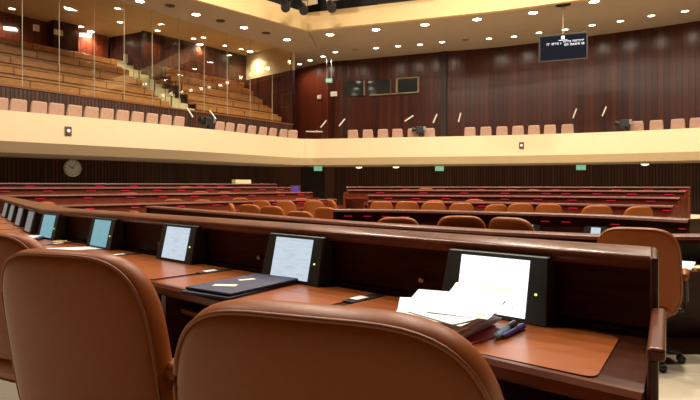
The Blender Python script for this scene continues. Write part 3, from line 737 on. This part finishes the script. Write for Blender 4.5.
# flared end panel with a lower arm towards the seat
def endp():
    m = MB(); a = Vector((0.640, 1.185)); b_ = Vector((0.855, 1.568)); c = Vector((1.003, 1.838)); n = Vector((0.87, -0.50)) * 0.022
    def slab(p_, q_, z0, z1): m.prism([(p_.x, p_.y), (q_.x, q_.y), (q_.x + n.x, q_.y + n.y), (p_.x + n.x, p_.y + n.y)], z0, z1)
    slab(a, b_, NEARZ, 0.85); slab(b_, c, NEARZ, LZ - 0.004)
    return m
obj('end_panel', endp(), DESK, desk, bevel=0.008)
arm = MB(); a = Vector((0.638, 1.175)); b_ = Vector((0.866, 1.570)); n = Vector((0.87, -0.50)) * 0.032
arm.prism([(a.x - 0.004, a.y + 0.002), (b_.x - 0.004, b_.y + 0.002), (b_.x + n.x, b_.y + n.y), (a.x + n.x, a.y + n.y)], 0.845, 0.875)
obj('end_arm', arm, LEDGE, desk, bevel=0.01, seg=3)
obj('corner_stud', MB().lathe([(0.006, 0), (0.006, 0.006)], (0.626, 1.188, 0.752), 12, (-0.5, -0.86, 0)), BRASS, desk)
obj('under_shelf', MB().sweep([(-0.28, 0.60), (-0.28, 0.62), (0.10, 0.62), (0.10, 0.60)], [dl(0.35, 0), BP]), BENCHD, desk)
for k in range(5):
    o1, o2 = dl(-0.513 - 1.026 * k, -0.36), dl(-0.513 - 1.026 * k, 0.1)
    if k == 4: o1, o2 = dl(-4.35, -0.36), dl(-4.35, 0.1)
    m = MB(); D = (Vector(o2) - Vector(o1)).normalized(); n = Vector((D.y, -D.x)) * 0.02
    m.prism([(o1[0] - n.x, o1[1] - n.y), (o2[0] - n.x, o2[1] - n.y), (o2[0] + n.x, o2[1] + n.y), (o1[0] + n.x, o1[1] + n.y)], NEARZ, DZ - 0.04)
    obj('divider_leg', m, DESK, desk)

def rounded(poly, r, n=5):
    out = []; m = len(poly)
    for i in range(m):
        P = Vector(poly[i]); A = (Vector(poly[i - 1]) - P).normalized(); B = (Vector(poly[(i + 1) % m]) - P).normalized()
        s, e = P + A * r, P + B * r
        for k in range(n + 1):
            t = k / n; out.append(tuple((1 - t) ** 2 * s + 2 * t * (1 - t) * P + t * t * e))
    return out
def d2l(s, o):
    n2 = (D2[1], -D2[0]); return (BP[0] + D2[0] * s + n2[0] * o, BP[1] + D2[1] * s + n2[1] * o)
seats = []
for k in range(5):
    x0, x1 = -1.026 * k - 0.487, -1.026 * k + 0.487
    if k == 0: quad = [dl(x0, -0.425), dl(0.47, -0.385), dl(0.405, 0.02), dl(x0, 0.045)]
    elif k == 4: quad = [dl(x0 + 0.12, -0.425), dl(x1, -0.425), dl(x1, 0.045), dl(x0 + 0.10, 0.045)]
    else: quad = [dl(x0, -0.425), dl(x1, -0.425), dl(x1, 0.045), dl(x0, 0.045)]
    obj('writing_pad', MB().prism(rounded(quad, 0.035), DZ, DZ + 0.004), BLOT, desk)
for k in range(5):
    s0 = 0.15 + 1.026 * k
    obj('writing_pad', MB().prism(rounded([d2l(s0 + 0.95, -0.425), d2l(s0, -0.425), d2l(s0, 0.045), d2l(s0 + 0.95, 0.045)], 0.035), DZ, DZ + 0.004), BLOT, desk)
for k in range(4):
    xm = -1.026 * k - 0.513
    o = obj('card_slot', MB().prism([dl(xm - 0.035, -0.16), dl(xm + 0.02, -0.16), dl(xm + 0.02, 0.03), dl(xm - 0.035, 0.03)], DZ + 0.001, DZ + 0.007), BLACK, desk)
    obj('slot_cover', MB().prism([dl(xm - 0.028, -0.13), dl(xm + 0.014, -0.13), dl(xm + 0.014, -0.06), dl(xm - 0.028, -0.06)], DZ + 0.007, DZ + 0.012), PAPER, o)
    x = -1.026 * k - 0.355
    c = dl(x, 0.092); obj('console_button', MB().lathe([(0.013, -0.004), (0.013, 0.004), (0.008, 0.007)], (*c, 0.846), 14, (-NAX[0], -NAX[1], 0.1)), METAL, desk)
c = dl(-4.31, 0.1); obj('console_button', MB().lathe([(0.013, -0.004), (0.013, 0.004), (0.008, 0.007)], (*dl(-4.28, 0.075), 0.846), 14, (-NAX[0], -NAX[1], 0.1)), METAL, desk)

# ------------------------------------------------------------------ built-in monitors
def monitor(c, rz, z0, mat, label, group, dot=True, w=0.255, h=0.184, hw=0.20):
    """local: x along the desk, y away from the sitter; leaning back"""
    d = thing('console_monitor', label, 'monitor', (c[0], c[1], z0), rz, group)
    tl = 0.22
    hs = MB()
    y0, y1, H = -0.02, 0.02, h + 0.030
    def pt(x, y, z): return (x, y + z * tl, z)
    vs = [pt(-hw, y0, 0), pt(hw, y0, 0), pt(hw * 0.93, y0, H), pt(-hw * 0.93, y0, H), (-hw, 0.085, 0), (hw, 0.085, 0), (hw * 0.93, 0.085, H), (-hw * 0.93, 0.085, H)]
    hs.add(vs, [(0, 1, 2, 3), (5, 4, 7, 6), (0, 4, 5, 1), (3, 2, 6, 7), (1, 5, 6, 2), (0, 3, 7, 4)])
    obj('housing', MBL(hs, d), BEZEL, d, bevel=0.004)
    s = MB(); z0_, z1_ = 0.016, 0.016 + h
    s.add([pt(-w / 2, y0 - 0.003, z0_), pt(w / 2, y0 - 0.003, z0_), pt(w / 2, y0 - 0.003, z1_), pt(-w / 2, y0 - 0.003, z1_),
           pt(-w / 2, y0 + 0.004, z0_), pt(w / 2, y0 + 0.004, z0_), pt(w / 2, y0 + 0.004, z1_), pt(-w / 2, y0 + 0.004, z1_)],
          [(0, 1, 2, 3), (5, 4, 7, 6), (0, 4, 5, 1), (3, 2, 6, 7), (1, 5, 6, 2), (0, 3, 7, 4)], [[(0, 0), (1, 0), (1, 1), (0, 1)]] + [[(0, 0)] * 4] * 5)
    obj('screen', MBL(s, d), mat, d)
    if dot:
        obj('indicator', MBL(MB().lathe([(0.004, 0), (0.004, 0.004)], pt(w / 2 + 0.03, y0, 0.095), 8, (0, -1, tl)), d), GREENDOT, d)
    return d
RZ1 = math.atan2(EAX[1], EAX[0]); RZ2 = math.atan2(-D2[1], -D2[0])
ml = [(SCR_W, 'glowing white desk screen behind the pile of papers'), (SCR_P, 'pale lit desk screen behind the navy folder'), (SCR_P, 'pale lit desk screen between the navy folder and the loose white paper'),
      (SCR_C, 'cyan lit desk screen above the loose white paper'), (SCR_C, 'cyan lit desk screen beside the bend of the desk')]
for k, (mt, lab) in enumerate(ml):
    c = dl(-1.026 * k, 0.0); monitor(c, RZ1, DZ + 0.004, mt, lab, 'screens of the near desk')
for k in range(4):
    c = d2l(0.55 + 1.026 * k, 0.0); monitor(c, RZ2 + 0.06, DZ + 0.004, SCR_E, 'desk screen seen edge-on past the bend of the near desk, %s from the bend' % ORD[k], 'screens of the near desk', dot=False)

# ------------------------------------------------------------------ things on the near desk
def flat(name, c, ang, w, l, z0, z1, mat, label, cat, group=None, bend=0.0, n=6, bevel=0.0):
    """a sheet or slab lying at c, its long side turned ang from +X; bend lifts its far end"""
    m = MB(); ca, sa = math.cos(ang), math.sin(ang); vs = []
    for z in (0, z1 - z0):
        for i in range(n + 1):
            for j in (0, 1):
                x = (i / n - 0.5) * l; y = (j - 0.5) * w; zz = z0 + z + bend * (i / n) ** 2
                vs.append((c[0] + x * ca - y * sa, c[1] + x * sa + y * ca, zz))
    B = 2 * (n + 1); fs = []
    for i in range(n):
        a = 2 * i; fs += [(a, a + 1, a + 3, a + 2), (B + a, B + a + 2, B + a + 3, B + a + 1), (a, a + 2, B + a + 2, B + a), (a + 1, B + a + 1, B + a + 3, a + 3)]
    fs += [(0, B, B + 1, 1), (2 * n, 2 * n + 1, B + 2 * n + 1, B + 2 * n)]
    o = obj(name, m.add(vs, fs), mat, bevel=bevel)
    return tag(o, label, cat, group) if cat else o
T = DZ + 0.004
fc = (-0.462, 2.41); fa = math.atan2(0.83, 0.56)
fo = thing('folder', 'navy blue leatherette folder with two pale labels on the desk', 'folder', (fc[0], fc[1], T))
m = MB(); w = flat('cover', fc, fa, 0.265, 0.43, T + 0.013, T + 0.025, NAVY, '', None, bevel=0.005)
def adopt(o, root):
    o.parent = root; o.location = Vector((0, 0, 0)) - Vector(root.location); return o
adopt(w, fo)
adopt(flat('under_cover', (fc[0] - 0.012, fc[1] - 0.01), fa + 0.04, 0.27, 0.435, T, T + 0.011, NAVY, '', None, bevel=0.004), fo)
ca, sa = math.cos(fa), math.sin(fa)
def fl(x, y): return (fc[0] + x * ca - y * sa, fc[1] + x * sa + y * ca)
adopt(flat('label_card', fl(-0.105, 0.01), fa - 1.1, 0.042, 0.10, T + 0.025, T + 0.0265, CARD, '', None), fo)
adopt(flat('label_card', fl(0.05, 0.035), fa - 0.45, 0.03, 0.075, T + 0.025, T + 0.0265, CARD, '', None), fo)
# paper pile
pc = (0.300, 1.71); random.seed(11)
pa0 = math.atan2(0.80, 0.60)
flat('red_folder', (0.330, 1.665), pa0 - 0.2, 0.20, 0.255, T, T + 0.004, RED, 'red card folder peeking out under the pile of papers', 'folder')
pl = MB(); z = T + 0.004
for k in range(13):
    a = pa0 + random.uniform(-0.09, 0.09); cx, cy = pc[0] + random.uniform(-0.014, 0.014), pc[1] + random.uniform(-0.014, 0.014); h_ = 0.0034
    pl.box((-0.145, -0.103, 0), (0.145, 0.103, h_), a, (cx, cy, z)); z += h_
tag(obj('paper_stack', pl, PAPER), 'thick untidy pile of white papers before the glowing screen', 'papers')
sheets = [((0.255, 1.735), pa0 + 0.50, 0.21, 0.297, 0.012, 'white sheet fanned out on the pile towards the large chair'), ((0.275, 1.75), pa0 + 0.22, 0.21, 0.297, 0.03, 'slightly curled white sheet in the middle of the paper pile'),
          ((0.325, 1.70), pa0 - 0.08, 0.21, 0.297, 0.018, 'white sheet lying square on the paper pile'), ((0.345, 1.685), pa0 - 0.34, 0.20, 0.28, 0.022, 'white sheet lying uppermost on the pile towards the pens')]
for k, (c, a, w_, l_, bd, lab) in enumerate(sheets):
    flat('paper_sheet', c, a, w_, l_, z + 0.001 + 0.004 * k, z + 0.0025 + 0.004 * k, PAPER, lab, 'paper', 'loose sheets on the paper pile', bend=bd)
flat('envelope', (0.418, 1.665), pa0 - 0.05, 0.04, 0.13, z + 0.018, z + 0.020, TAN, 'strip of tan envelope sticking out of the paper pile', 'envelope', bend=0.012)
flat('paper_sheet', (0.378, 1.725), pa0 + 0.10, 0.19, 0.26, z + 0.017, z + 0.0185, PAPER, 'white sheet of the paper pile lifting up against the glowing screen', 'paper', 'loose sheets on the paper pile', bend=0.05)
def pen(p0, p1, r, mat, label, grip=None, name='pen'):
    p0, p1 = Vector(p0), Vector(p1); ax = (p1 - p0).normalized(); L = (p1 - p0).length
    d = thing(name, label, 'pen', tuple(p0))
    obj('barrel', MB().lathe([(r * 0.5, 0), (r, 0.01), (r, L * 0.62)], p0, 12, ax), mat, d, smooth=False)
    obj('cap', MB().lathe([(r * 1.12, L * 0.6), (r * 1.12, L * 0.96), (r * 0.7, L)], p0, 12, ax), grip or mat, d)
    obj('clip', MB().tube([p0 + ax * L * 0.65 + Vector((0, 0, r * 1.2)), p0 + ax * L * 0.93 + Vector((0, 0, r * 1.2))], r * 0.22, 6), METAL, d)
pen((0.420, 1.590, T + 0.010), (0.515, 1.710, T + 0.018), 0.010, BLUE, 'pale blue marker with a black middle beside the paper pile', BLACK)
pen((0.445, 1.60, T + 0.009), (0.545, 1.72, T + 0.009), 0.008, PURPLE, 'purple pen lying beside the pale blue marker')
# further along the desk
flat('paper_sheet', (-1.93, 3.90), 0.42, 0.20, 0.42, T, T + 0.004, PAPER, 'loose white paper lying on the near desk by the tan chairs', 'paper')
d = thing('folio', 'dark folio with white papers on it, on the near desk at the photo edge', 'folder', (-2.72, 4.52, T))
adopt(flat('cover', (-2.72, 4.52), 0.25, 0.24, 0.34, T, T + 0.022, NAVY, '', None, bevel=0.004), d)
adopt(flat('papers', (-2.73, 4.50), 0.25, 0.22, 0.32, T + 0.022, T + 0.030, PAPER, '', None), d)
tag(obj('coaster', MB().lathe([(0.055, 0), (0.06, 0.006), (0.05, 0.012)], (-2.30, 4.36, T), 18), TAN), 'small round tan coaster on the near desk before the cyan screen', 'coaster')

# ------------------------------------------------------------------ bench rows
def desk_row(path, z, floor, label, group, seats_px=(), led_px=(), wood=None, left_end=True, right_end=True, worktop=True, leds_per=None):
    """path runs right to left, so the far side is positive"""
    r = thing('bench_desk', label, 'desk', (path[0][0], path[0][1], floor), 0, group)
    wd = wood or MAHOG
    obj('console_panel', MB().sweep([(0.0, z - 0.27), (0.03, z - 0.03), (0.07, z - 0.03), (0.07, z - 0.27)], path), wd, r)
    obj('ledge', MB().sweep([(-0.05, z - 0.035), (-0.04, z - 0.008), (-0.025, z), (0.20, z), (0.21, z - 0.035)], path), ROWLEDGE, r)
    obj('modesty_panel', MB().sweep([(0.05, floor), (0.05, z - 0.26), (0.10, z - 0.26), (0.10, floor)], path), wd, r)
    obj('back_panel', MB().sweep([(0.17, floor), (0.17, z - 0.035), (0.195, z - 0.035), (0.195, floor)], path), wd, r)
    if worktop:
        obj('worktop', MB().sweep([(-0.45, z - 0.29), (-0.45, z - 0.255), (0.03, z - 0.255), (0.03, z - 0.29)], path), wd, r)
    ends = []
    if right_end: ends.append((path[0], path[1]))
    if left_end: ends.append((path[-1], path[-2]))
    for P, Q in ends:
        dr = (Vector(Q) - Vector(P)).normalized(); n = Vector((dr.y, -dr.x))
        if P == path[-1]: n = -n
        A, B, M_ = Vector(P) - n * 0.45, Vector(P) + n * 0.21, Vector(P) - n * 0.02; t = dr * 0.045
        m = MB()
        for (p_, q_, zt) in ((A, M_, z - 0.20), (M_, B, z + 0.004)):
            m.prism([(p_.x - t.x * 0.2, p_.y - t.y * 0.2), (q_.x - t.x * 0.2, q_.y - t.y * 0.2), (q_.x + t.x * 0.8, q_.y + t.y * 0.8), (p_.x + t.x * 0.8, p_.y + t.y * 0.8)], floor, zt)
        obj('end_panel', m, wd, r)
    for px in led_px:
        u = (px - 350) / F
        for a, b in zip(path[:-1], path[1:]):
            fa, fb = a[0] - u * a[1], b[0] - u * b[1]
            if (fa <= 0 <= fb) or (fb <= 0 <= fa):
                t = -fa / (fb - fa); c = (a[0] + t * (b[0] - a[0]), a[1] + t * (b[1] - a[1])); rr = math.atan2(a[1] - b[1], a[0] - b[0])
                obj('name_display', MB().box((-0.0075 * c[1], -0.012, z - 0.11), (0.0075 * c[1], 0.018, z - 0.11 + 0.0014 * c[1]), rr, (*c, 0)), LED, r)
                break
    return r

LD = Vector((0.72, 0.69)); LN = Vector((-0.69, 0.72))
L2o = Vector((-7.6, 16.0))
def lrow(off, t0, t1):
    a = L2o + LN * off + LD * t1; b_ = L2o + LN * off + LD * t0
    return [(a.x, a.y), (b_.x, b_.y)]
# tiers of the left benches
for nm, off, zt in (('floor_tier_left_low', -1.55, -0.02), ('floor_tier_left_middle', -0.1, 0.16), ('floor_tier_left_high', 1.15, 0.29)):
    p_ = lrow(off - 0.8, -9, 7.8); q_ = lrow(5.5, -9, 7.8)
    struct(nm, MB().prism([p_[0], p_[1], q_[1], q_[0]], FLZ - 0.02, zt), FLOOR)
desk_row(lrow(1.35, -9, 7.7), 1.31, 0.29, 'rearmost mahogany bench of the side block, below the wall clock', 'benches of the side block', led_px=(200.5, 221, 100, 134, 30))
desk_row(lrow(0.0, -9, 7.36), 1.18, 0.16, 'second mahogany bench from the back in the side block', 'benches of the side block', led_px=(5, 48, 91.5, 125.5, 157, 181, 210, 236.5, 262, 280))
desk_row(lrow(-1.4, -7, 7.29), 1.0, -0.02, 'third mahogany bench from the back in the side block', 'benches of the side block', led_px=(40, 88, 131, 163, 194.5, 224.5, 252, 281, 301))
desk_row(lrow(-2.75, -6, 7.25), 0.77, FLZ, 'front mahogany bench of the side block, behind the close cluster of tan chairs', 'benches of the side block', led_px=(90, 135, 181, 216.5, 247, 276, 301, 326))
# benches of the block facing the camera
def rr(pts): return [at(px, Y) for px, Y in pts]
desk_row(rr([(690, 15.6), (600, 16.9), (500, 18.2), (347, 19.6)]), 1.2, 0.18, 'rearmost mahogany bench of the wide block under the back balcony', 'benches of the wide block', led_px=(406, 441, 481, 512, 534, 556, 585, 616, 648, 684), leds_per=None)
desk_row(rr([(686, 14.0), (600, 15.3), (500, 16.6), (348, 17.9)]), 1.1, 0.08, 'second mahogany bench from the back in the wide block', 'benches of the wide block', led_px=(380, 423, 464, 505, 546, 566, 597, 632, 669))
desk_row(rr([(680, 12.6), (600, 13.7), (500, 15.0), (368, 16.2)]), 0.96, -0.06, 'third mahogany bench from the back in the wide block', 'benches of the wide block', led_px=(388, 416, 446, 474, 505, 538, 572, 611, 651))
desk_row(rr([(673, 11.2), (600, 12.1), (500, 13.6), (368, 14.8)]), 0.82, FLZ, 'front mahogany bench of the wide block, behind its row of tan chairs', 'benches of the wide block', led_px=(482, 573, 667))
for nm, o, zt, YY in (('floor_tier_back_low', 0, -0.06, [(700, 11.7), (600, 12.7), (500, 14.0), (362, 15.2)]), ('floor_tier_back_middle', 0, 0.08, [(700, 13.1), (600, 14.3), (500, 15.6), (347, 16.8)]), ('floor_tier_back_high', 0, 0.18, [(700, 14.6), (600, 15.9), (500, 17.2), (347, 18.5)])):
    P_ = rr(YY); struct(nm, MB().prism(P_ + [at(347, 24), at(600, 23), at(700, 20)], FLZ - 0.02, zt), FLOOR)
# the two middle desks
R2 = smooth_path([at(690, 5.9), at(590, 6.9), at(480, 7.7), at(400, 8.3), at(334, 8.5)], 4)
desk_row(R2, 0.86, FLZ, 'dark curved desk in the middle of the hall, before the row of tan chairs', 'desks in the middle of the hall', wood=DESK, led_px=(348, 367, 386, 405, 445, 545, 566, 615, 683))
R1 = [(3.7, 5.0), (2.28, 4.98), (1.45, 5.5), (-0.125, 6.95), (-4.57, 12.4)]
desk_row(R1, 0.77, FLZ, 'dark desk just beyond the near desk, reaching past the aisle chair', 'desks in the middle of the hall', wood=DESK)
# row chairs of the wide block
row = [(381.5, 13.7, 201), (407, 13.5, 201), (433.5, 12.9, 201.5), (461.5, 12.9, 202.5), (496, 12.6, 204), (520.5, 12.4, 203), (549, 12.4, 203.5), (597, 10.6, 205), (638.5, 10.65, 206)]
for k, (px, Y, py) in enumerate(row):
    zt = up(py, Y); chair(px, Y - 0.1, [0, 0, 2, 4, -10, 5, 18, 8, -6][k], FLZ, 'tan chair before the front bench of the wide block, %s from its end panel' % ORD[k], 'tan chairs of the wide block', FARS, zt - 1.08 - FLZ + 0.0)
tops = [(129, 'third', 192.5, 'third side bench, nearest the clock'), (136, '', 210.5, 'near desk ledge, next to a dark ledge end'), (173, 'front', 198.8, 'front side bench, nearest the lone chair'), (202.5, 'front', 199.5, 'front side bench, second from the lone chair'), (200, 'third', 191.2, 'third side bench, broad and flat'),
        (240, 'front', 197.6, 'front side bench, broad and pinkish'), (277, 'third', 191.8, 'third side bench, nearest its open end'), (301, 'front', 198.0, 'front side bench, nearest its open end'), (185, 'second', 186.2, 'second side bench'), (224, 'third', 191.5, 'third side bench, at its middle')]
def behind(px, path, off):
    u = (px - 350) / F; pth = offset_path(path, off)
    for a, b in zip(pth[:-1], pth[1:]):
        fa, fb = a[0] - u * a[1], b[0] - u * b[1]
        if (fa <= 0 <= fb) or (fb <= 0 <= fa):
            t = -fa / (fb - fa); return a[1] + t * (b[1] - a[1])
    return pth[0][1]
LR = {'front': lrow(-2.75, -6, 7.25), 'third': lrow(-1.4, -7, 7.29), 'second': lrow(0.0, -9, 7.36)}
for k, (px, key, py, lab) in enumerate(tops):
    Y = behind(px, LR[key], 0.62) if key else 10.4
    chair(px, Y, -30 if key else 51, 0, 'top of tan chair over the %s' % lab, 'tan chairs of the side block', FARS, up(py, Y) - 1.08)
WR = {'front': rr([(673, 11.2), (600, 12.1), (500, 13.6), (368, 14.8)]), 'second': rr([(686, 14.0), (600, 15.3), (500, 16.6), (348, 17.9)])}
for k, (px, key, py, lab) in enumerate([(474.5, 'front', 199.3, 'front bench of the wide block'), (426, 'second', 188.0, 'second bench of the wide block'), (435, 'front', 200.0, 'front bench of the wide block, nearer its end panel'), (532, 'second', 189.5, 'second bench of the wide block, by its middle')]):
    Y = behind(px, WR[key], 0.62)
    chair(px, Y, 8, 0, 'top of tan chair over the %s' % lab, 'tan chairs of the wide block', FARS, up(py, Y) - 1.08)
for ch in list(proto.children_recursive): bpy.data.objects.remove(ch)
bpy.data.objects.remove(proto)

# screens, papers and small things in the middle rows
def mid_monitor(px, path, z, mat, label, w=0.255, h=0.15, hw=0.2):
    u = (px - 350) / F
    for a, b in zip(path[:-1], path[1:]):
        fa, fb = a[0] - u * a[1], b[0] - u * b[1]
        if (fa <= 0 <= fb) or (fb <= 0 <= fa):
            t = -fa / (fb - fa); c = (a[0] + t * (b[0] - a[0]), a[1] + t * (b[1] - a[1])); rz = math.atan2(a[1] - b[1], a[0] - b[0])
            return monitor(c, rz, z, mat, label, 'screens of the middle desks', dot=False, w=w, h=h, hw=hw)
mid_monitor(528.5, R2, 0.607, SCR_P, 'white lit screen on the dark curved desk beside the sideways tan chair', 0.12, 0.08, 0.16)
mid_monitor(596, R2, 0.607, SCR_P, 'white lit screen on the dark curved desk beside the tall aisle chair', 0.12, 0.08, 0.16)
mid_monitor(686, R1, 0.517, SCR_OFF, 'dark switched-off screen on the desk past the aisle chair')
flat('paper_sheet', (2.83, 4.74), 0.9, 0.22, 0.30, 0.516, 0.53, PAPER, 'white papers on the desk past the aisle chair', 'paper', bend=0.03)
flat('envelope', (3.06, 4.68), 0.1, 0.16, 0.36, 0.516, 0.535, TAN, 'tan envelope on the desk past the aisle chair', 'envelope')
x, y = at(241.5, 22.2)
tag(obj('box', MB().box((-0.36, -0.15, 0), (0.36, 0.15, 0.16), 0.75, (x, y, 1.31)), YELLOW, bevel=0.01), 'pale yellow box on the rearmost side bench under the balcony', 'box')
x, y = at(295.5, 21.8)
d = thing('barrier_frame', 'small blue panel between two pale posts at the end of the side benches', 'barrier', (x, y, FLZ))
for s in (-1, 1): obj('post', MBL(MB().box((s * 0.17 - 0.025, -0.03, 0), (s * 0.17 + 0.025, 0.03, 1.52)), d), CHROME, d)
obj('panel', MBL(MB().box((-0.15, -0.015, 0.6), (0.15, 0.015, 1.50)), d), PURPLE, d)

# ------------------------------------------------------------------ world and colour
w = bpy.data.worlds.new('world'); SC.world = w; w.use_nodes = True
w.node_tree.nodes['Background'].inputs[0].default_value = (1.0, 0.8, 0.55, 1); w.node_tree.nodes['Background'].inputs[1].default_value = 0.05
SC.view_settings.view_transform = 'Standard'; SC.view_settings.look = 'None'; SC.view_settings.gamma = 1.0; SC.view_settings.use_curve_mapping = False
SC.view_settings.exposure = -0.25
SC.cycles.max_bounces = 8; SC.cycles.diffuse_bounces = 4; SC.cycles.use_denoising = True
